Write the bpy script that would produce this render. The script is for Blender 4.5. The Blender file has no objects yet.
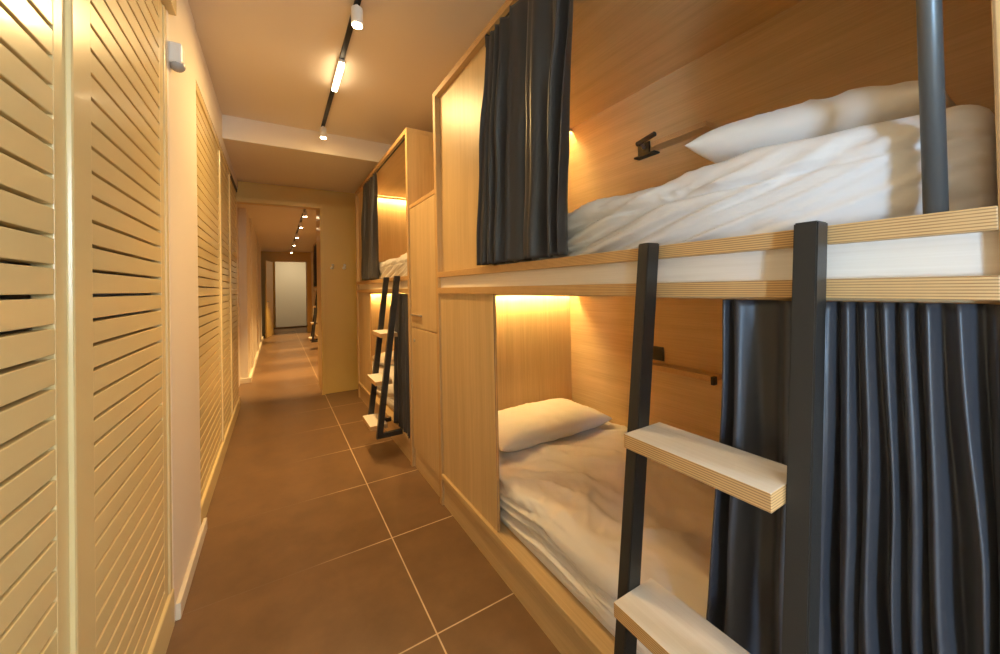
import bpy, bmesh, math, random
from mathutils import Vector, Matrix, noise
random.seed(7)
S = bpy.context.scene
COL = S.collection
PI = math.pi

# ------------------------------------------------------------------ materials
def new_mat(name):
    m = bpy.data.materials.new(name); m.use_nodes = True
    nt = m.node_tree
    return m, nt, nt.nodes, nt.links, nt.nodes['Principled BSDF']

def plain(name, col, rough=0.5, metal=0.0, bump=0.0, bscale=200.0, var=0.0, spec=None, coat=0.0):
    m, nt, N, L, b = new_mat(name)
    b.inputs['Base Color'].default_value = (*col, 1); b.inputs['Roughness'].default_value = rough
    b.inputs['Metallic'].default_value = metal
    if spec is not None: b.inputs['Specular IOR Level'].default_value = spec
    if coat: b.inputs['Coat Weight'].default_value = coat; b.inputs['Coat Roughness'].default_value = 0.12
    tc = N.new('ShaderNodeTexCoord')
    nz = N.new('ShaderNodeTexNoise'); nz.inputs['Scale'].default_value = bscale; nz.inputs['Detail'].default_value = 3
    L.new(tc.outputs['Object'], nz.inputs['Vector'])
    if bump:
        bp = N.new('ShaderNodeBump'); bp.inputs['Strength'].default_value = bump; bp.inputs['Distance'].default_value = 0.002
        L.new(nz.outputs['Fac'], bp.inputs['Height']); L.new(bp.outputs['Normal'], b.inputs['Normal'])
    if var:
        n2 = N.new('ShaderNodeTexNoise'); n2.inputs['Scale'].default_value = 2.5; n2.inputs['Detail'].default_value = 4
        L.new(tc.outputs['Object'], n2.inputs['Vector'])
        r = N.new('ShaderNodeValToRGB')
        r.color_ramp.elements[0].position = .3; r.color_ramp.elements[1].position = .7
        r.color_ramp.elements[0].color = (*[c*(1-var) for c in col], 1); r.color_ramp.elements[1].color = (*[min(1, c*(1+var)) for c in col], 1)
        L.new(n2.outputs['Fac'], r.inputs['Fac']); L.new(r.outputs['Color'], b.inputs['Base Color'])
    return m

def wood(name, axis, light, dark, rough=0.42):
    m, nt, N, L, b = new_mat(name)
    tc = N.new('ShaderNodeTexCoord')
    def streak(across, along, detail, seed):
        mp = N.new('ShaderNodeMapping')
        sc = [across]*3; sc['xyz'.index(axis)] = along
        mp.inputs['Scale'].default_value = sc; mp.inputs['Location'].default_value = (seed, seed*1.7, seed*.6)
        L.new(tc.outputs['Object'], mp.inputs['Vector'])
        nz = N.new('ShaderNodeTexNoise'); nz.inputs['Detail'].default_value = detail; nz.inputs['Scale'].default_value = 1; nz.inputs['Roughness'].default_value = .6
        nz.inputs['Distortion'].default_value = .25
        L.new(mp.outputs['Vector'], nz.inputs['Vector']); return nz
    a = streak(16, .7, 3, 3.1); f = streak(150, 3.0, 4, 7.7)
    mx = N.new('ShaderNodeMix'); mx.data_type = 'FLOAT'; mx.inputs['Factor'].default_value = .5
    L.new(a.outputs['Fac'], mx.inputs['A']); L.new(f.outputs['Fac'], mx.inputs['B'])
    r = N.new('ShaderNodeValToRGB'); e = r.color_ramp.elements
    e[0].position = .34; e[0].color = (*dark, 1); e[1].position = .62; e[1].color = (*light, 1)
    L.new(mx.outputs['Result'], r.inputs['Fac']); L.new(r.outputs['Color'], b.inputs['Base Color'])
    b.inputs['Roughness'].default_value = rough
    bp = N.new('ShaderNodeBump'); bp.inputs['Strength'].default_value = .12; bp.inputs['Distance'].default_value = .001
    L.new(f.outputs['Fac'], bp.inputs['Height']); L.new(bp.outputs['Normal'], b.inputs['Normal'])
    return m

def ply(name, axis, period=.0046):
    m, nt, N, L, b = new_mat(name)
    tc = N.new('ShaderNodeTexCoord'); sp = N.new('ShaderNodeSeparateXYZ'); L.new(tc.outputs['Object'], sp.inputs[0])
    mu = N.new('ShaderNodeMath'); mu.operation = 'MULTIPLY'; mu.inputs[1].default_value = 2*PI/period
    L.new(sp.outputs['XYZ'.index(axis)], mu.inputs[0])
    si = N.new('ShaderNodeMath'); si.operation = 'SINE'; L.new(mu.outputs[0], si.inputs[0])
    mr = N.new('ShaderNodeMapRange'); mr.inputs['From Min'].default_value = -1; L.new(si.outputs[0], mr.inputs['Value'])
    nz = N.new('ShaderNodeTexNoise'); nz.inputs['Scale'].default_value = 25; L.new(tc.outputs['Object'], nz.inputs['Vector'])
    ad = N.new('ShaderNodeMath'); ad.operation = 'MULTIPLY_ADD'; ad.inputs[1].default_value = .35
    L.new(nz.outputs['Fac'], ad.inputs[0]); L.new(mr.outputs['Result'], ad.inputs[2])
    r = N.new('ShaderNodeValToRGB'); e = r.color_ramp.elements
    e[0].position = .25; e[0].color = (.32, .165, .06, 1); e[1].position = .6; e[1].color = (.64, .40, .17, 1)
    L.new(ad.outputs[0], r.inputs['Fac']); L.new(r.outputs['Color'], b.inputs['Base Color'])
    b.inputs['Roughness'].default_value = .5
    return m

def emit(name, col, strength):
    m, nt, N, L, b = new_mat(name)
    b.inputs['Base Color'].default_value = (.9, .9, .88, 1)
    b.inputs['Emission Color'].default_value = (*col, 1); b.inputs['Emission Strength'].default_value = strength
    return m

def floor_mat():
    m, nt, N, L, b = new_mat('floor_tiles')
    tc = N.new('ShaderNodeTexCoord')
    mp = N.new('ShaderNodeMapping'); mp.inputs['Location'].default_value = (-.5+1.26*5, -1.337+.634*10, 0)
    L.new(tc.outputs['Object'], mp.inputs['Vector'])
    br = N.new('ShaderNodeTexBrick'); br.offset = 0; br.squash = 1
    br.inputs['Scale'].default_value = 1; br.inputs['Brick Width'].default_value = 1.26; br.inputs['Row Height'].default_value = .634
    br.inputs['Mortar Size'].default_value = .0032; br.inputs['Mortar Smooth'].default_value = .2
    br.inputs['Color1'].default_value = (.182, .104, .050, 1); br.inputs['Color2'].default_value = (.196, .112, .055, 1)
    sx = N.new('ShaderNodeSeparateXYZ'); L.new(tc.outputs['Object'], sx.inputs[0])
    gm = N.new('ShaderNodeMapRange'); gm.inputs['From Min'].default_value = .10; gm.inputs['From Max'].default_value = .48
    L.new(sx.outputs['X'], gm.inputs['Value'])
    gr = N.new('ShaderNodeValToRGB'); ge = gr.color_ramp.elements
    ge[0].color = (.20, .125, .07, 1); ge[1].color = (.66, .50, .33, 1)  # grout fades leftward: glare on the floor painted into its colour
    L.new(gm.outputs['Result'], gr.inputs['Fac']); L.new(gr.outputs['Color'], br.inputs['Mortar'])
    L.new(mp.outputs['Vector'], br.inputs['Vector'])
    nz = N.new('ShaderNodeTexNoise'); nz.inputs['Scale'].default_value = 5; nz.inputs['Detail'].default_value = 6; nz.inputs['Roughness'].default_value = .65
    L.new(tc.outputs['Object'], nz.inputs['Vector'])
    r = N.new('ShaderNodeValToRGB'); e = r.color_ramp.elements
    e[0].position = .3; e[0].color = (.82, .82, .82, 1); e[1].position = .7; e[1].color = (1.12, 1.1, 1.06, 1)
    L.new(nz.outputs['Fac'], r.inputs['Fac'])
    mx = N.new('ShaderNodeMix'); mx.data_type = 'RGBA'; mx.blend_type = 'MULTIPLY'; mx.inputs['Factor'].default_value = 1
    L.new(br.outputs['Color'], mx.inputs['A']); L.new(r.outputs['Color'], mx.inputs['B']); L.new(mx.outputs['Result'], b.inputs['Base Color'])
    mr = N.new('ShaderNodeMapRange'); mr.inputs['To Min'].default_value = .26; mr.inputs['To Max'].default_value = .40
    L.new(nz.outputs['Fac'], mr.inputs['Value']); L.new(mr.outputs['Result'], b.inputs['Roughness'])
    bp = N.new('ShaderNodeBump'); bp.inputs['Strength'].default_value = .25; bp.inputs['Distance'].default_value = .002; bp.invert = True
    L.new(br.outputs['Fac'], bp.inputs['Height']); L.new(bp.outputs['Normal'], b.inputs['Normal'])
    return m

def cloth(name, col, rough, sheen, bump, weave):
    m, nt, N, L, b = new_mat(name)
    b.inputs['Base Color'].default_value = (*col, 1); b.inputs['Roughness'].default_value = rough
    b.inputs['Sheen Weight'].default_value = sheen; b.inputs['Sheen Roughness'].default_value = .4
    tc = N.new('ShaderNodeTexCoord')
    nz = N.new('ShaderNodeTexNoise'); nz.inputs['Scale'].default_value = weave; nz.inputs['Detail'].default_value = 4
    L.new(tc.outputs['Object'], nz.inputs['Vector'])
    bp = N.new('ShaderNodeBump'); bp.inputs['Strength'].default_value = bump; bp.inputs['Distance'].default_value = .003
    L.new(nz.outputs['Fac'], bp.inputs['Height']); L.new(bp.outputs['Normal'], b.inputs['Normal'])
    return m

OAK_L, OAK_D = (.63, .445, .225), (.50, .34, .16)
M = dict(
    wood_z=wood('oak_veneer_upright', 'z', OAK_L, OAK_D), wood_y=wood('oak_veneer_lengthwise', 'y', OAK_L, OAK_D),
    birch=wood('pale_birch', 'y', (.84, .77, .68), (.74, .66, .56), .5),
    ply_z=ply('plywood_edge_flat', 'Z'), ply_y=ply('plywood_edge_upright', 'Y', .009), ply_x=ply('plywood_edge_front', 'X', .009),
    cream=plain('cream_lacquer', (.78, .625, .315), .27, bump=.05, bscale=60, coat=.15),
    wall=plain('white_wall_paint', (.80, .715, .585), .75, bump=.12, bscale=350),
    ceil=plain('ceiling_paint', (.78, .69, .56), .85, bump=.08, bscale=300),
    yellow=plain('ochre_wall_paint', (.64, .435, .125), .3, bump=.05, bscale=200),
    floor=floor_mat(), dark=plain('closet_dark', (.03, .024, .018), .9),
    white=plain('white_enamel', (.82, .80, .76), .35), steel=plain('black_powder_coated_steel', (.022, .021, .020), .36, bump=.15, bscale=900),
    track=plain('black_track', (.008, .008, .008), .5), satin=cloth('charcoal_satin', (.046, .045, .051), .40, .10, .06, 40),
    sheet=cloth('white_cotton_sheet', (.73, .695, .66), .8, .2, .3, 55), pillow=cloth('white_cotton_pillow', (.76, .71, .64), .8, .2, .18, 45),
    pole=plain('grey_black_steel_pole', (.12, .13, .132), .36, metal=.4, bump=.05, bscale=400),
    black=plain('black_plastic', (.01, .01, .01), .45), chrome=plain('brushed_metal', (.6, .58, .55), .3, metal=.9),
    grey=plain('frosted_grey_dome', (.42, .40, .38), .25), skirt=plain('pale_skirting', (.78, .69, .53), .4),
    panel=plain('pale_grey_panel', (.62, .60, .52), .5),
    led=emit('warm_led', (1, .72, .29), 190), lens=emit('warm_lamp_lens', (1, .72, .40), 30), tube=emit('warm_linear_diffuser', (1, .76, .46), 11),
)

# ------------------------------------------------------------------ mesh helpers
class MB:
    def __init__(s): s.bm = bmesh.new()
    def box(s, x0, x1, y0, y1, z0, z1, bev=.0015, edge='', edge_index=1):
        """box; faces whose normal lies along one of the axes in `edge` take the second material"""
        bm = bmesh.new()
        bmesh.ops.create_cube(bm, size=1, matrix=Matrix.Translation(((x0+x1)/2, (y0+y1)/2, (z0+z1)/2)) @ Matrix.Diagonal((x1-x0, y1-y0, z1-z0, 1)))
        if bev: bmesh.ops.bevel(bm, geom=bm.edges[:], offset=min(bev, .45*min(x1-x0, y1-y0, z1-z0)), segments=2, affect='EDGES', profile=.5)
        bm.normal_update()
        for f in bm.faces:
            n = f.normal
            for a in edge:
                if abs(n['xyz'.index(a)]) > .9: f.material_index = edge_index
        s.join(bm); return s
    def join(s, bm, mat=None):
        if mat: bm.transform(mat)
        me = bpy.data.meshes.new('t'); bm.to_mesh(me); bm.free()
        s.bm.from_mesh(me); bpy.data.meshes.remove(me)
    def cyl(s, p, q, r, r2=None, seg=20, bev=0, cap=True):
        p, q = Vector(p), Vector(q); d = q-p
        bm = bmesh.new()
        bmesh.ops.create_cone(bm, cap_ends=cap, segments=seg, radius1=r, radius2=r if r2 is None else r2, depth=d.length)
        if bev:
            es = [e for e in bm.edges if abs(e.verts[0].co.z-e.verts[1].co.z) < 1e-6]
            bmesh.ops.bevel(bm, geom=es, offset=bev, segments=2, affect='EDGES')
        s.join(bm, Matrix.Translation((p+q)/2) @ d.to_track_quat('Z', 'Y').to_matrix().to_4x4()); return s
    def sphere(s, c, r, sc=(1, 1, 1)):
        bm = bmesh.new(); bmesh.ops.create_uvsphere(bm, u_segments=20, v_segments=12, radius=r)
        s.join(bm, Matrix.Translation(c) @ Matrix.Diagonal((*sc, 1))); return s
    def prism(s, quad, dy0, dy1, bev=.0015):
        """quad: list of (x,z); swept from y=dy0 to dy1"""
        bm = bmesh.new()
        a = [bm.verts.new((x, dy0, z)) for x, z in quad]; b = [bm.verts.new((x, dy1, z)) for x, z in quad]
        n = len(quad)
        bm.faces.new(a); bm.faces.new(b[::-1])
        for i in range(n): bm.faces.new((a[i], b[i], b[(i+1) % n], a[(i+1) % n])[::-1])
        bmesh.ops.recalc_face_normals(bm, faces=bm.faces[:])
        if bev: bmesh.ops.bevel(bm, geom=bm.edges[:], offset=bev, segments=2, affect='EDGES')
        s.join(bm); return s
    def grid(s, rows, closed_u=False):
        """rows: list of lists of points"""
        vs = [[s.bm.verts.new(p) for p in r] for r in rows]
        n = len(rows[0])
        for i in range(len(rows)-1):
            for j in range(n if closed_u else n-1):
                s.bm.faces.new((vs[i][j], vs[i][(j+1) % n], vs[i+1][(j+1) % n], vs[i+1][j]))
        return vs
    def build(s, name, mats, parent=None, origin=None, smooth=False):
        me = bpy.data.meshes.new(name)
        o = bpy.data.objects.new(name, me)
        org = Vector(origin) if origin is not None else (world_loc(parent) if parent else Vector((0, 0, 0)))
        bmesh.ops.translate(s.bm, verts=s.bm.verts[:], vec=-org)
        s.bm.to_mesh(me); s.bm.free()
        for m in (mats if isinstance(mats, (list, tuple)) else [mats]): me.materials.append(M[m])
        COL.objects.link(o)
        if parent:
            o.parent = parent; o.location = org-world_loc(parent)
        else: o.location = org
        if smooth:
            for p in me.polygons: p.use_smooth = True
        return o

def world_loc(o):
    v = Vector(o.location)
    while o.parent: o = o.parent; v += Vector(o.location)
    return v
def tag(o, label, cat, group=None):
    o['label'] = label; o['category'] = cat
    if group: o['group'] = group
    return o
def empty(name, loc, label, cat, group=None):
    o = bpy.data.objects.new(name, None); COL.objects.link(o); o.location = loc; o.empty_display_size = .05
    return tag(o, label, cat, group)
def struct(name, mb, mats):
    o = mb.build(name, mats); o['kind'] = 'structure'; return o
def copy_thing(root, dy, label, skip=()):
    kids = [c for c in COL.objects if c.parent == root]
    r = root.copy(); COL.objects.link(r); r.location = Vector(root.location)+Vector((0, dy, 0)); r['label'] = label
    for k in kids:
        if k.name.split('.')[0] in skip: continue
        c = k.copy(); COL.objects.link(c); c.parent = r
        for g in [g for g in COL.objects if g.parent == k]:
            d = g.copy(); COL.objects.link(d); d.parent = c
    return r
def box1(*a, **k): return MB().box(*a, **k)

XB, XW = .829, 1.87           # front of the bunks, back panel inside them
XL = -.366                    # face of the louvred doors
CZ, BZ = 2.755, 2.56          # ceiling, lower soffit
FZ = 2.50                     # ceiling of the far corridor

# ------------------------------------------------------------------ setting
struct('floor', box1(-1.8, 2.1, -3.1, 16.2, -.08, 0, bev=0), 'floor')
struct('ceiling', box1(-1.8, 2.1, -3.1, 3.731, CZ, CZ+.1, bev=0), 'ceil')
struct('trim_1', box1(-1.6, 2.1, 3.73, 5.1, BZ, CZ+.1, bev=.004), 'ceil')
struct('ceiling_far', box1(-1.6, 2.1, 5.24, 16.2, FZ, FZ+.1, bev=0), 'ceil')
struct('wall_right', box1(1.90, 2.0, -3.1, 16.2, 0, CZ, bev=0), 'wall')
# left side: closet recess behind the doors, white pier between the two closets
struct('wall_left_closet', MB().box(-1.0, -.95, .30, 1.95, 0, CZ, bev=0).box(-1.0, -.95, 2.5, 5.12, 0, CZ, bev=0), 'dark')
w = MB().box(-.95, -.360, 1.925, 2.53, 0, CZ, bev=.004)
struct('wall_left', w, 'wall')
struct('wall_left_corner', MB().cyl((-.376, 1.926, .07), (-.376, 1.926, 2.43), .017, seg=20), 'skirt')
w = MB().box(-.95, -.378, .36, 1.93, 2.425, CZ, bev=.002)
struct('wall_left_header', w, 'wall')
struct('wall_left_far_header', box1(-.95, -.366, 2.53, 5.1, 2.47, CZ, bev=.002), 'wall')
struct('trim_2', box1(-.38, -.335, .36, 1.945, 2.425, 2.50, bev=.004), 'cream')        # pelmet over the near doors
struct('trim_3', box1(-.40, -.370, 2.53, 4.40, 2.43, 2.475, bev=.002), 'cream')
struct('trim_8', box1(-.40, -.372, 4.40, 5.1, 2.432, 2.475, bev=.002), 'track')         # dark sliding track over the far doors
struct('trim_4', MB().box(-.40, -.362, 1.885, 1.924, 0, 2.425, bev=.004), 'cream')     # door jamb by the white pier
struct('baseboard_left', box1(-.360, -.343, 1.945, 2.60, 0, .066, bev=.003), 'skirt')
struct('trim_5', MB().box(-.40, -.357, .36, 1.925, 0, .150, bev=.008), 'cream')        # kick board under the near doors
struct('trim_6', MB().box(-.42, -.366, 2.53, 5.1, 0, .13, bev=.008), 'cream')
# far partition
struct('wall_far_block', box1(.48, 1.90, 5.12, 5.75, 0, CZ, bev=.003), 'yellow')
struct('trim_7', MB().box(.470, .50, 5.09, 5.125, 0, 2.325, bev=.003).box(-.60, .50, 5.09, 5.125, 2.325, 2.375, bev=.003), 'yellow')
struct('wall_far_header', box1(-.60, .481, 5.10, 5.24, 2.33, CZ, bev=.003), 'yellow')
struct('wall_far_left', MB().box(-.95, -.365, 6.42, 12.05, 0, FZ, bev=.004).box(-.95, -.46, 5.12, 6.43, 0, FZ, bev=.002), 'wall')
struct('wall_far_left_pilaster', MB().box(-.40, -.345, 7.2, 7.5, 0, FZ, bev=.004).box(-.40, -.345, 9.3, 9.6, 0, FZ, bev=.004), 'wall')
struct('baseboard_far_left', MB().box(-.365, -.330, 6.405, 12.05, 0, .07, bev=.003).box(-.46, -.330, 6.400, 6.43, 0, .07, bev=.003), 'skirt')
struct('wall_far_right', MB().box(.83, 1.9, 5.75, 8.78, 0, FZ, bev=0).box(.93, 1.9, 10.95, 16.1, 0, FZ, bev=0), 'wall')
struct('wall_far_end', MB().box(-1.2, -.115, 13.0, 13.12, 0, FZ, bev=.003).box(.80, 1.9, 13.0, 13.12, 0, FZ, bev=.003).box(-.115, .80, 13.0, 13.12, 2.2, FZ, bev=.003), 'yellow')
struct('wall_far_end_vestibule', MB().box(-.6, -.5, 13.12, 16.1, 0, FZ, bev=0).box(-.6, 1.9, 15.4, 15.5, 0, FZ, bev=0), 'yellow')
struct('wall_far_left_end', MB().box(-1.3, -1.2, 12.0, 13.1, 0, FZ, bev=0), 'dark')
# room behind the camera with its window; second one added to light the left doors
struct('wall_back', MB().box(-1.8, 1.25, -3.1, -3.0, 0, CZ, bev=0).box(1.85, 2.0, -3.1, -3.0, 0, CZ, bev=0).box(1.25, 1.85, -3.1, -3.0, 0, 1.2, bev=0).box(1.25, 1.85, -3.1, -3.0, 2.6, CZ, bev=0), 'wall')
W0, W1, WZ0, WZ1, WX = -2.75, -1.35, .50, 1.62, -1.60
struct('wall_left_back', MB().box(WX-.1, WX, -3.0, W0, 0, CZ, bev=0).box(WX-.1, WX, W1, -.8, 0, CZ, bev=0).box(WX-.1, WX, W0, W1, 0, WZ0, bev=0)
    .box(WX-.1, WX, W0, W1, WZ1, CZ, bev=0).box(WX-.1, -.366, -.90, -.80, 0, CZ, bev=0).box(-.42, -.366, -.81, .36, 0, CZ, bev=0).box(-1.0, -.40, .26, .34, 0, CZ, bev=0), 'wall')
wf = MB()
for a in ((W0, W0+.05), (W1-.05, W1), ((W0+W1)/2-.02, (W0+W1)/2+.02)): wf.box(WX-.08, WX-.02, a[0], a[1], WZ0, WZ1)
wf.box(WX-.08, WX-.02, W0, W1, WZ0, WZ0+.05).box(WX-.08, WX-.02, W0, W1, WZ1-.05, WZ1)
struct('window_1', wf, 'white')
wf = MB()
for a in ((1.25, 1.30), (1.80, 1.85), (1.535, 1.565)): wf.box(a[0], a[1], -3.08, -3.02, 1.2, 2.6)
wf.box(1.25, 1.85, -3.08, -3.02, 1.2, 1.25).box(1.25, 1.85, -3.08, -3.02, 2.55, 2.6)
struct('fill_window', wf, 'white')  # unseen window, added so daylight brightens the left closet doors

# ------------------------------------------------------------------ louvred closet doors
def louver_door(y0, y1, x, label, group, st0=.08, st1=.08, z0=.152, z1=2.422, pitch=.0578, lip=True, phase=.0):
    r = empty('louvered_door', (x, (y0+y1)/2, z0), label, 'closet door', group)
    T = .032
    box1(x-T, x, y0, y0+st0, z0, z1, bev=.002).build('stile', 'cream', r)
    box1(x-T, x, y1-st1, y1, z0, z1, bev=.002).build('stile', 'cream', r)
    top, bot = z1-.05, z0+.045
    box1(x-T, x, y0+st0, y1-st1, z0, bot, bev=.002).build('bottom_rail', 'cream', r)
    s = MB(); z = bot+phase
    n = int((top-z)/pitch)
    for i in range(n):
        s.box(x-T, x-.0004, y0+st0-.001, y1-st1+.001, z+.008, z+pitch, bev=.002); z += pitch
    s.build('louver_slats', 'cream', r)
    box1(x-T, x, y0+st0, y1-st1, z+.008, z1, bev=.002).build('top_rail', 'cream', r)
    if lip:   # rounded closing strip along the edge
        MB().box(x-.01, x+.009, y1-.036, y1, z0, z1, bev=.007).build('closing_strip', 'cream', r)
    return r
G = 'louvered closet doors on the left side'
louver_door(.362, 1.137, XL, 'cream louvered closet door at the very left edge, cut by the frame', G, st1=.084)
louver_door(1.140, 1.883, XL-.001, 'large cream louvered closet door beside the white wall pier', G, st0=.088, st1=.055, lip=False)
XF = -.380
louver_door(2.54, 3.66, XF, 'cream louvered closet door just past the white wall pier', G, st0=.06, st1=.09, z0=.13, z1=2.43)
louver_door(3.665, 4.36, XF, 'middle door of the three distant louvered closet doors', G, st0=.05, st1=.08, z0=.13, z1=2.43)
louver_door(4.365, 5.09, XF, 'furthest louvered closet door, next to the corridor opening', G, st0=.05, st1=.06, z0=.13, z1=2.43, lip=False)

d = empty('motion_detector', (-.362, 1.985, 2.2), 'small white motion detector with grey dome high on the wall pier', 'motion detector')
MB().box(-.362, -.318, 1.93, 1.995, 2.232, 2.315, bev=.008).build('housing', 'white', d)
MB().sphere((-.338, 1.962, 2.234), .029, (.9, 1.05, .85)).build('dome', 'grey', d, smooth=True)
MB().box(-.362, -.335, 1.996, 2.012, 2.262, 2.285, bev=.004).build('bracket', 'white', d)

# ------------------------------------------------------------------ bunk bed
GB = 'built-in oak bunk beds along the right side'
bunk = empty('bunk_bed', (XB, 1.085, 0), 'large nearest oak bunk bed with tall pole and black ladder', 'bunk bed', GB)
def P(name, mb, mats, **k): return mb.build(name, mats, bunk, **k)
YN, YF, ZT = .040, 2.130, 2.490
for a, b in ((YN, YN+.037), (YF-.037, YF)):
    P('end_panel', MB().box(XB, 1.90, a, b, 0, ZT-.034, bev=.0015, edge='x'), ['wood_z', 'ply_y'])
P('top_board', MB().box(XB, 1.90, YN, YF, ZT-.034, ZT, bev=.0015, edge='x'), ['wood_y', 'ply_z'])
P('back_panel', MB().box(XW, 1.90, YN+.037, YF-.037, .0, ZT-.034, bev=0), 'wood_y')
P('upper_deck', MB().box(XB, XW, YN+.037, YF-.037, 1.268, 1.302, bev=.0015, edge='x').box(XB, XB+.043, YN+.037, YF-.037, 1.363, 1.396, bev=.0015, edge='x'), ['wood_y', 'ply_z'])
P('fascia', MB().box(XB+.018, XB+.040, YN+.037, YF-.037, 1.302, 1.363, bev=0), 'birch')
P('lower_deck', MB().box(XB-.003, XW, YN+.037, YF-.037, .162, .190, bev=.002), ['wood_y', 'ply_z'])
P('plinth', MB().box(XB+.014, XB+.03, YN+.037, YF-.037, 0, .162, bev=0), 'wood_y')
P('front_panel', MB().box(XB+.030, XB+.046, 1.474, YF-.037, 1.396, ZT-.034, bev=.001, edge='y'), ['wood_z', 'ply_x'])
P('front_panel', MB().box(XB+.012, XB+.028, 1.458, YF-.037, .190, 1.268, bev=.001, edge='y'), ['wood_z', 'ply_x'])
for z in (2.442, 1.256):
    P('led_strip', MB().box(XB+.10, XW-.004, YF-.092, YF-.084, z-.001, z+.006, bev=.001), 'led')
    P('led_baffle', MB().box(XB+.05, XW, YF-.106, YF-.098, z-.014, z+.012, bev=.001), 'wood_y')  # added baffle that keeps the strip's light on the end wall
for z in (2.058, .822):
    sh = P('shelf', MB().box(XW-.085, XW, 1.0, 1.375 if z < 1 else 1.305, z, z+.028, bev=.002, edge='x'), ['wood_y', 'ply_z'])
    if z < 1: MB().box(XW-.10, XW-.07, .985, 1.002, z-.012, z+.028, bev=.003).build('bracket', 'black', sh)
P('post', MB().cyl((XB+.021, .135, 1.396), (XB+.021, .135, ZT-.034), .0130, seg=32), 'pole', smooth=True)
P('curtain_rod', MB().cyl((XB+.014, .08, 2.437), (XB+.014, 1.462, 2.437), .006, seg=12).box(XB+.002, XB+.03, 1.452, 1.466, 2.40, 2.456, bev=.002), 'black')
P('curtain_track', MB().box(XB+.030, XB+.040, .08, 1.43, 1.263, 1.268, bev=0), 'wood_y')

# ------------------------------------------------------------------ mattresses and pillows
def ridge(v): return max(0, 1-abs(noise.noise(Vector(v)))*3.2)
def wr(p, seed):   # wrinkled cloth height: long soft folds plus sharp creases
    x, y, z = p
    w = noise.noise(Vector((x*2+seed, y*2, z*2)))
    a = noise.noise(Vector((x*3.4+y*2.6+w*1.4+seed, y*1.0-x*1.3, z*4+seed)))
    b = ridge((x*3.2-y*2.2+w*1.2+seed*2, y*1.5+x*1.4, seed))
    c = ridge((x*6.5+y*3.5+w*1.5-seed, y*2.2-x*2.0, seed+5))
    d = ridge((x*11-y*7+w*2+seed, y*4+x*5, seed+9))
    return a*.42+b*.62+c*.45*(.6+a)+d*.22*(.6+a)
def side_folds(y, z, seed, slope, freq):   # folds in the hanging side of the sheet
    s1 = z+slope*y+.02*noise.noise(Vector((y*3, z*6, seed)))
    sm = math.exp(-((z-1.512-.008*math.sin(y*3))/.006)**2)*1.1*min(1, max(0, (1.0-y)/.4)) if z > 1 else 0
    return -sm+noise.noise(Vector((s1*freq*.6, y*.8, seed)))*.8+.95*ridge((s1*freq, y*1.1, seed+2))+.5*ridge((s1*freq*1.7, y*1.6, seed+4))-.35
def mattress(z0, z1, label, seed, amp=.012, crown=.008, slope=0, freq=19, fade=None):
    x0, x1, y0, y1 = .896, 1.862, .083, 2.087
    R = .045
    prof = []           # (x, z, nx, nz) going front bottom -> top -> back bottom
    nv = 42
    for i in range(nv): prof.append((x0, z0+(z1-R-z0)*i/nv, -1, 0))
    for i in range(9):
        a = PI/2*i/8; prof.append((x0+R-R*math.cos(a), z1-R+R*math.sin(a), -math.cos(a), math.sin(a)))
    nt = 64
    for i in range(1, nt): prof.append((x0+R+(x1-x0-2*R)*i/nt, z1, 0, 1))
    for i in range(9):
        a = PI/2*i/8; prof.append((x1-R+R*math.sin(a), z1-R+R*math.cos(a), math.sin(a), math.cos(a)))
    for i in range(1, 5): prof.append((x1, z1-R-(z1-R-z0)*i/4, 1, 0))
    ys = []
    n = 230
    for k in range(n+1): ys.append(y0+(y1-y0)*k/n)
    rows = []
    for y in ys:
        e = min(y-y0, y1-y)                       # round the two ends
        t = max(0, 1-e/R); ins = R*(1-math.sqrt(max(0, 1-t*t))) if t > 0 else 0
        row = []
        for (x, z, nx, nz) in prof:
            cx = (x0+x1)/2
            xx = x-nx*ins; zz = z-max(nz, 0)*ins
            h = crown*(1-((x-cx)/(x1-cx))**2)*max(nz, 0)
            edge_fade = min(1, max(0, (z-z0)/.06))
            hh = wr((x, y, z), seed)
            if nx < -.3:                          # front side: drawn folds running along the bed
                k = 1 if fade is None else .25+.75*min(1, max(0, (y-fade[0])/(fade[1]-fade[0])))
                m = min(1, (-nx-.3)/.5)
                hh = hh*(1-.6*m)+m*1.25*k*side_folds(y, z, seed, slope, freq)
            dd = amp*hh*edge_fade
            dd = max(min(dd, .034), -.022)
            if nx < -.3: dd = min(max(dd, -.016), .026)
            xx += nx*dd; zz += max(nz, 0)*dd+h
            xx = min(xx, XW-.003)
            row.append((xx, y, zz))
        rows.append(row)
    mb = MB(); vs = mb.grid(rows)
    for r in (vs[0], vs[-1]):
        try: mb.bm.faces.new(r)
        except ValueError: pass
    mb.bm.faces.new([r[0] for r in vs]+[r[-1] for r in vs][::-1])
    bmesh.ops.recalc_face_normals(mb.bm, faces=mb.bm.faces[:])
    o = mb.build('mattress', 'sheet', origin=((x0+x1)/2, 1.085, z0), smooth=True)
    return tag(o, label, 'mattress', 'mattresses under white sheets')
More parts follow.
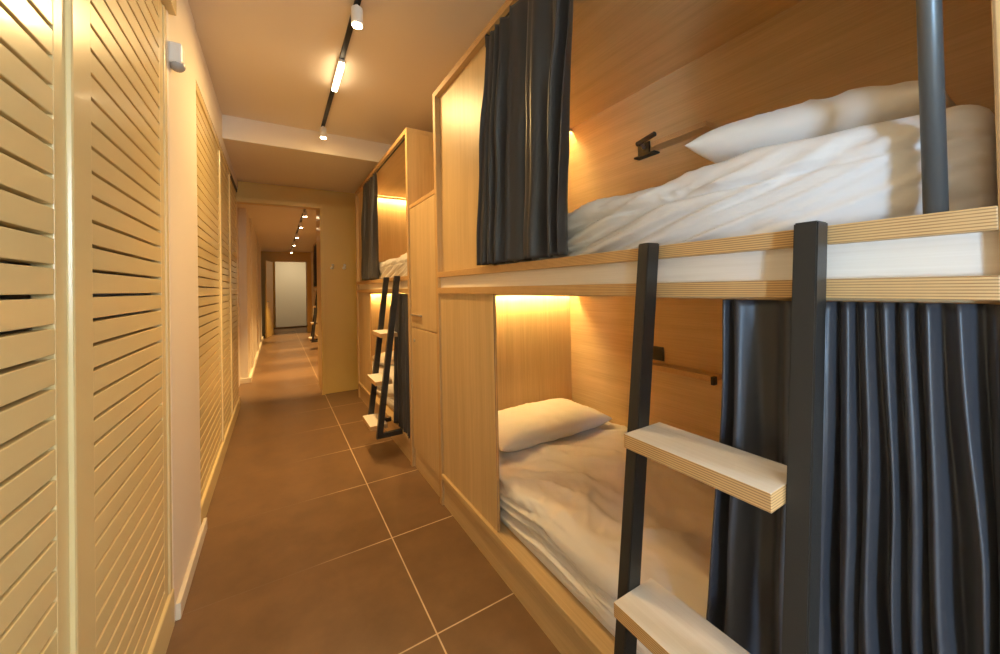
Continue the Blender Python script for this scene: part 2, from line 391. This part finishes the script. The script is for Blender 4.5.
def pillow(cx, cy, z, lx, ly, h, rz, tilt, label, seed):
    n = 48
    def f(u, v, sgn):
        ex = 1-.05*(1-v*v)**2*0-.045*(1-abs(v)**2.0); ey = 1-.06*(1-abs(u)**2.0)
        X = u*lx/2*ex; Y = v*ly/2*ey
        k = max(0, (1-abs(u)**4.0))**.5*max(0, (1-abs(v)**4.2))**.55
        e = max(abs(u), abs(v))
        cr = noise.noise(Vector((u*3.2+seed, v*3.2, seed)))*.06
        rad = math.atan2(v, u)
        pk = noise.noise(Vector((math.cos(rad)*7+seed, math.sin(rad)*7, e*1.2)))*.9*max(0, e-.5)*(1-e*e)**.3*.7+ridge((u*4+v*2+seed, v*2.4-u, seed))*.035
        k2 = k*(1+cr+pk)
        return (X, Y, sgn*h*(.49 if sgn > 0 else .51)*k2)
    mb = MB()
    for sgn in (1, -1):
        rows = []
        for i in range(n+1):
            a = -1+2*i/n; u = math.sin(a*PI/2)
            rows.append([f(u, math.sin((-1+2*j/n)*PI/2), sgn) for j in range(n+1)])
        mb.grid(rows)
    bmesh.ops.remove_doubles(mb.bm, verts=mb.bm.verts[:], dist=.0004)
    bmesh.ops.recalc_face_normals(mb.bm, faces=mb.bm.faces[:])
    T = Matrix.Translation((cx, cy, z+h*.5)) @ Matrix.Rotation(rz, 4, 'Z') @ Matrix.Rotation(tilt[0], 4, 'X') @ Matrix.Rotation(tilt[1], 4, 'Y')
    mb.bm.transform(T)
    o = mb.build('pillow', 'pillow', origin=(cx, cy, z), smooth=True)
    return tag(o, label, 'pillow', 'white pillows on the bunks')
mu = mattress(1.304, 1.566, 'upper mattress of the nearest bunk under a crumpled white sheet', 2.3, amp=.026, slope=.26, freq=30, fade=(.25, .7))
ml = mattress(.192, .398, 'lower mattress of the nearest bunk under a creased white sheet', 5.9, amp=.030, slope=.05, freq=26)
pu = pillow(1.36, .385, 1.584, .72, .48, .160, 0, (.12, 0), 'plump white pillow on the upper mattress of the nearest bunk', 3.0)
pl_ = pillow(1.36, 1.83, .405, .80, .45, .140, 0, (0, 0), 'white pillow at the far end of the nearest lower bunk', 8.0)

# ------------------------------------------------------------------ curtains
def curtain(z0, z1, crest_top, crest_bot, xc, amp, label, seed, wob=.5, amp_bot=1.25):
    """crests: y of every fold crest, the same count at the head and at the hem"""
    nf = len(crest_top); K = 18; NV = 70
    rows = []
    for j in range(NV+1):
        t = j/NV
        tt = t*t*(3-2*t)
        row = []
        for i in range(nf-1):
            for k in range(K if i < nf-2 else K+1):
                u = i+k/K
                a = crest_top[i]+(crest_top[i+1]-crest_top[i])*k/K
                b = crest_bot[i]+(crest_bot[i+1]-crest_bot[i])*k/K
                y = a+(b-a)*(.35*t+.65*tt)
                w = abs(crest_top[i+1]-crest_top[i])
                A = amp*min(1.25, .45+w/.05)*(.55+(amp_bot-.55)*min(1, t*2.2))
                c = math.cos(2*PI*k/K)
                c = (c+.30*math.cos(4*PI*k/K+seed+i*1.7)*min(1, w/.06))*.9
                x = xc-A*c*.5
                nz = noise.noise(Vector((u*1.1+seed, t*2.6+seed, seed)))
                n2 = noise.noise(Vector((u*1.9-seed, t*7, seed+3)))
                x += wob*(.010*nz+.005*n2)*min(1, t*3)
                y += wob*(.010*noise.noise(Vector((u*.9+seed+9, t*3.0, 2))))*min(1, t*3)
                row.append((x, y, z1+(z0-z1)*t+.003*noise.noise(Vector((u*1.3, seed, t)))*t))
        rows.append(row)
    mb = MB(); mb.grid(rows)
    ym = sum(crest_top)/nf
    o = mb.build('curtain', 'satin', origin=(xc, ym, z1), smooth=True)
    s = o.modifiers.new('thickness', 'SOLIDIFY'); s.thickness = .0022; s.offset = 0
    return tag(o, label, 'curtain', 'dark satin bunk curtains')
cu = curtain(1.404, 2.428,
        [1.432, 1.398, 1.352, 1.305, 1.225, 1.085, .930, .862],
        [1.552, 1.495, 1.425, 1.350, 1.262, 1.130, 1.000, .945],
        .832, .044, 'dark satin curtain bunched at the upper opening of the nearest bunk', 1.7, wob=1.0)
cl = curtain(.196, 1.262,
        [.444, .415, .318, .266, .238, .215, .190, .168, .146, .115, .078],
        [.508, .455, .352, .297, .254, .219, .184, .164, .122, .083, .078],
        .850, .036, 'dark satin curtain drawn across the nearest lower bunk behind the ladder', 4.4, wob=1.0)

# ------------------------------------------------------------------ ladder
def rail_x(z): return .785-.127*(1.40-z)
lad = empty('ladder', (.66, .437, .16), 'large black steel ladder with pale plywood steps in front of the nearest bunk', 'ladder', 'black bunk ladders')
for y0, y1 in ((.255, .290), (.588, .619)):
    q = [(rail_x(1.402), 1.402), (rail_x(1.402)+.0435, 1.402), (rail_x(.170)+.0435, .170), (rail_x(.170), .170)]
    MB().prism(q, y0, y1, bev=.0022).build('rail', 'steel', lad)
    MB().box(rail_x(.19)+.03, XB-.003, y0, y1, .170, .205, bev=.002).build('foot_bar', 'steel', lad)
for zt in (.957, .594, .262):
    xr = rail_x(zt)
    MB().box(xr-.050, xr+.080, .291, .587, zt-.032, zt, bev=.0012, edge='xy').build('step', ['birch', 'ply_z'], lad)

# ------------------------------------------------------------------ wall fittings in the bunks
lamp = empty('reading_lamp', (XW, 1.43, 2.047), 'black swivel reading lamp on the back of the upper bunk', 'reading lamp')
MB().box(XW-.012, XW, 1.372, 1.452, 2.047, 2.131, bev=.003).build('wall_plate', 'black', lamp)
MB().box(XW-.050, XW, 1.312, 1.452, 2.040, 2.050, bev=.002).build('tray', 'black', lamp)
arm = MB().cyl((XW-.01, 1.41, 2.10), (XW-.07, 1.38, 2.108), .010, seg=16).build('arm', 'chrome', lamp, smooth=False)
MB().cyl((XW-.075, 1.408, 2.108), (XW-.075, 1.285, 2.128), .014, seg=20, bev=.003).build('lamp_head', 'black', lamp)
so = empty('wall_socket', (XW, 1.356, .862), 'black square wall socket above the shelf in the lower bunk', 'socket')
MB().box(XW-.012, XW, 1.316, 1.396, .862, .940, bev=.003).build('socket_plate', 'black', so)
MB().box(XW-.045, XW-.010, 1.385, 1.44, .915, .933, bev=.003).build('switch', 'black', so)

# ------------------------------------------------------------------ locker between the bunks
ca = empty('locker_cabinet', (XB, 2.396, 0), 'tall narrow oak locker cabinet between the two bunk beds', 'locker cabinet')
c0, c1 = 2.133, 2.657
xc = XB+.010
MB().box(xc+.018, 1.88, c0, c1, .10, 1.90, bev=.001).build('carcass', 'wood_z', ca)
MB().box(xc, 1.88, c0, c1, 1.885, 1.912, bev=.0015, edge='x').build('top_board', ['wood_z', 'ply_z'], ca)
MB().box(xc+.012, xc+.03, c0, c1, 0, .135, bev=0).build('plinth', 'wood_y', ca)
du = MB().box(xc, xc+.018, c0+.003, c1-.003, 1.025, 1.880, bev=.0015).build('door', 'wood_z', ca)
dl = MB().box(xc, xc+.018, c0+.003, c1-.003, .140, 1.018, bev=.0015).build('door', 'wood_z', ca)
MB().cyl((xc-.006, 2.585, .93), (xc+.002, 2.585, .93), .011, seg=16).build('lock', 'chrome', dl)
MB().box(xc-.016, xc, 2.42, 2.62, 1.108, 1.118, bev=.002).build('handle', 'chrome', du)

# ------------------------------------------------------------------ second bunk and the one seen through the opening
OFF = 2.622
copy_thing(bunk, OFF, 'second oak bunk bed beyond the locker cabinet', skip=('post',))
copy_thing(lad, OFF, 'black ladder with pale steps on the second bunk bed beyond the locker')
copy_thing(mu, OFF, 'upper mattress of the second bunk bed, showing beside its curtain')
copy_thing(ml, OFF, 'lower mattress of the second bunk bed, behind its ladder')
copy_thing(pl_, OFF, 'pillow on the lower mattress of the second bunk bed')
cu2 = copy_thing(cu, 2.77, 'dark curtain hanging at the upper opening of the second bunk bed')
copy_thing(cl, OFF, 'dark curtain across the lower opening of the second bunk bed, by the locker')
O3 = 8.78
copy_thing(bunk, O3, 'distant bunk bed glimpsed through the corridor opening', skip=('post',))
copy_thing(lad, O3, 'distant black ladder seen through the corridor opening')
copy_thing(cu, 9.0, 'distant dark curtain seen through the corridor opening, above the far ladder')
copy_thing(ml, O3, 'distant lower mattress seen through the corridor opening, behind the far ladder')

# ------------------------------------------------------------------ coat hooks
def hook(x, label):
    h = empty('coat_hook', (x, 5.12, 1.56), label, 'coat hook', 'coat hooks on the ochre wall')
    MB().cyl((x, 5.121, 1.585), (x, 5.112, 1.585), .020, seg=18).build('rosette', 'white', h)
    MB().cyl((x, 5.114, 1.585), (x, 5.075, 1.575), .010, seg=12).cyl((x, 5.075, 1.572), (x, 5.068, 1.612), .010, seg=12).sphere((x, 5.067, 1.616), .017).build('peg', 'white', h, smooth=True)
hook(.605, 'pale coat hook on the ochre wall, the one nearer the corridor opening')
hook(.745, 'pale coat hook on the ochre wall, the one nearer the bunk')

# ------------------------------------------------------------------ doors at the far end
dr = MB().box(-.045, .90, 15.02, 15.06, .05, 2.40, bev=.003)
dr = struct('door_1', dr, 'panel')
dd = empty('door_2', (-.10, 12.98, 0), 'open ochre door leaf with lever handle at the far end of the corridor', 'door')
dd['kind'] = 'structure'
leaf = MB().box(-.04, 0, -.80, 0, .01, 2.18, bev=.003).build('door_leaf', 'yellow', dd, origin=(0, 0, 0)); leaf.location = (0, 0, 0)
hb = MB().cyl((.0, -.74, 1.02), (.05, -.74, 1.02), .010, seg=12).cyl((.05, -.75, 1.02), (.05, -.63, 1.02), .009, seg=12).cyl((-.002, -.74, 1.02), (.006, -.74, 1.02), .025, seg=16)
hb = hb.build('handle', 'chrome', leaf, origin=(0, 0, 0)); hb.location = (0, 0, 0)
dd.rotation_euler = (0, 0, math.radians(-11))

# ------------------------------------------------------------------ ceiling track lights
def spot(name, loc, tgt, power, size=100, blend=.6, col=(1, .635, .25), rad=.03):
    l = bpy.data.lights.new(name, 'SPOT'); l.energy = power; l.color = col; l.spot_size = math.radians(size); l.spot_blend = blend; l.shadow_soft_size = rad
    o = bpy.data.objects.new(name, l); COL.objects.link(o); o.location = loc
    o.rotation_euler = (Vector(tgt)-Vector(loc)).to_track_quat('-Z', 'Y').to_euler()
def track(x, y0, y1, z, label):
    o = MB().box(x-.014, x+.014, y0, y1, z-.012, z+.004, bev=.001).build('light_track', 'track', origin=(x, (y0+y1)/2, z))
    tag(o, label, 'light track')
def head(x, y, z, label, tilt=0, sc=1.0):
    g = 'spotlights on the ceiling tracks'
    r = empty('track_spotlight', (x, y, z-.012), label, 'spotlight', g)
    MB().cyl((x, y, z-.012), (x, y, z-.027), .010*sc, seg=16).build('stem', 'white', r)
    MB().cyl((x, y, z-.026), (x, y, z-.112), .028*sc, seg=28, bev=.003).build('lamp_body', 'white', r)
    MB().cyl((x, y, z-.111), (x, y, z-.117), .024*sc, seg=28).build('lens', 'lens', r)
track(.365, -1.2, 3.58, CZ, 'thin black light track along the near ceiling')
head(.365, 1.955, CZ, 'white spotlight on the near ceiling track, closer than the glowing bar')
head(.365, 3.56, CZ, 'white spotlight at the end of the near ceiling track, by the beam')
lb = empty('linear_track_light', (.365, 2.63, CZ-.012), 'glowing linear bar light between the two near spotlights', 'linear light')
MB().box(.347, .383, 2.46, 2.82, CZ-.030, CZ-.012, bev=.002).build('housing', 'white', lb)
MB().box(.348, .382, 2.462, 2.818, CZ-.052, CZ-.030, bev=.006).build('diffuser', 'tube', lb)
track(.365, 5.6, 12.4, FZ, 'thin black light track along the far corridor ceiling')
for i, (y, t) in enumerate(((6.1, 'nearest of the five spotlights in the far corridor'), (7.2, 'second of the five spotlights in the far corridor'),
              (8.6, 'third of the five spotlights in the far corridor'), (10.1, 'fourth of the five spotlights in the far corridor'), (12.0, 'smallest and last spotlight in the far corridor'))):
    head(.365, y, FZ, t)
    spot('far_corridor_lamp', (.365, y, FZ-.15), (.30, y+.05, 0), 250, 52, .6)
spot('near_corridor_lamp', (.365, 1.955, CZ-.15), (.30, 1.95, 0), 33, 90, .9)
spot('near_corridor_lamp', (.365, 3.56, CZ-.15), (.20, 3.75, 0), 125, 72, .9)
spot('near_corridor_lamp', (.365, -1.1, CZ-.15), (.2, -1.1, 0), 26, 120, .9)
l = bpy.data.lights.new('linear_light_glow', 'AREA'); l.shape = 'RECTANGLE'; l.size = .034; l.size_y = .39; l.energy = 17; l.color = (1, .65, .26)
o = bpy.data.objects.new('linear_light_glow', l); COL.objects.link(o); o.location = (.365, 2.63, CZ-.056)

spot('vestibule_fill', (.40, 13.25, 2.40), (.42, 15.0, 1.2), 60, 110, .9, (1, .80, .50), .06)  # unseen spot added to brighten the panel at the far end

# ------------------------------------------------------------------ daylight through the window behind the camera, plus an added fill
def daylight(loc, aim, sx, sy, power, col):
    l = bpy.data.lights.new('window_daylight', 'AREA'); l.shape = 'RECTANGLE'; l.size = sx; l.size_y = sy; l.energy = power; l.color = col
    o = bpy.data.objects.new('window_daylight', l); COL.objects.link(o); o.location = loc
    o.rotation_euler = Vector(aim).to_track_quat('-Z', 'Y').to_euler()
daylight((WX-.15, (W0+W1)/2, (WZ0+WZ1)/2), (1, .8, 0), 1.0, 1.1, 215, (.44, .69, 1.0))
daylight((1.55, -3.14, 1.9), (-.5, 1, -.1), .6, 1.3, 66, (.74, .87, 1.0))  # added fill for the left closet doors
wd = bpy.data.worlds.new('World'); S.world = wd; wd.use_nodes = True
bg = wd.node_tree.nodes['Background']; bg.inputs['Color'].default_value = (.75, .86, 1, 1); bg.inputs['Strength'].default_value = .6

# ------------------------------------------------------------------ camera
cam = bpy.data.cameras.new('camera'); co = bpy.data.objects.new('camera', cam); COL.objects.link(co); S.camera = co
cam.sensor_width = 36; cam.lens = 369.483/1000*36; cam.shift_y = (283.018-327)/1000; cam.clip_start = .01
yaw, pitch, roll = math.radians(31.1344), math.radians(.59875), math.radians(-1.16123)
f = Vector((math.sin(yaw)*math.cos(pitch), math.cos(yaw)*math.cos(pitch), math.sin(pitch)))
r0 = Vector((math.cos(yaw), -math.sin(yaw), 0)); u0 = r0.cross(f)
r = r0*math.cos(roll)+u0*math.sin(roll); u = -r0*math.sin(roll)+u0*math.cos(roll)
co.matrix_world = Matrix(((r.x, u.x, -f.x, 0), (r.y, u.y, -f.y, 0), (r.z, u.z, -f.z, 1.30), (0, 0, 0, 1)))

vs = S.view_settings
vs.view_transform = 'Standard'; vs.look = 'None'; vs.gamma = 1; vs.use_curve_mapping = False; vs.exposure = 0.55
S.cycles.max_bounces = 10; S.cycles.diffuse_bounces = 6
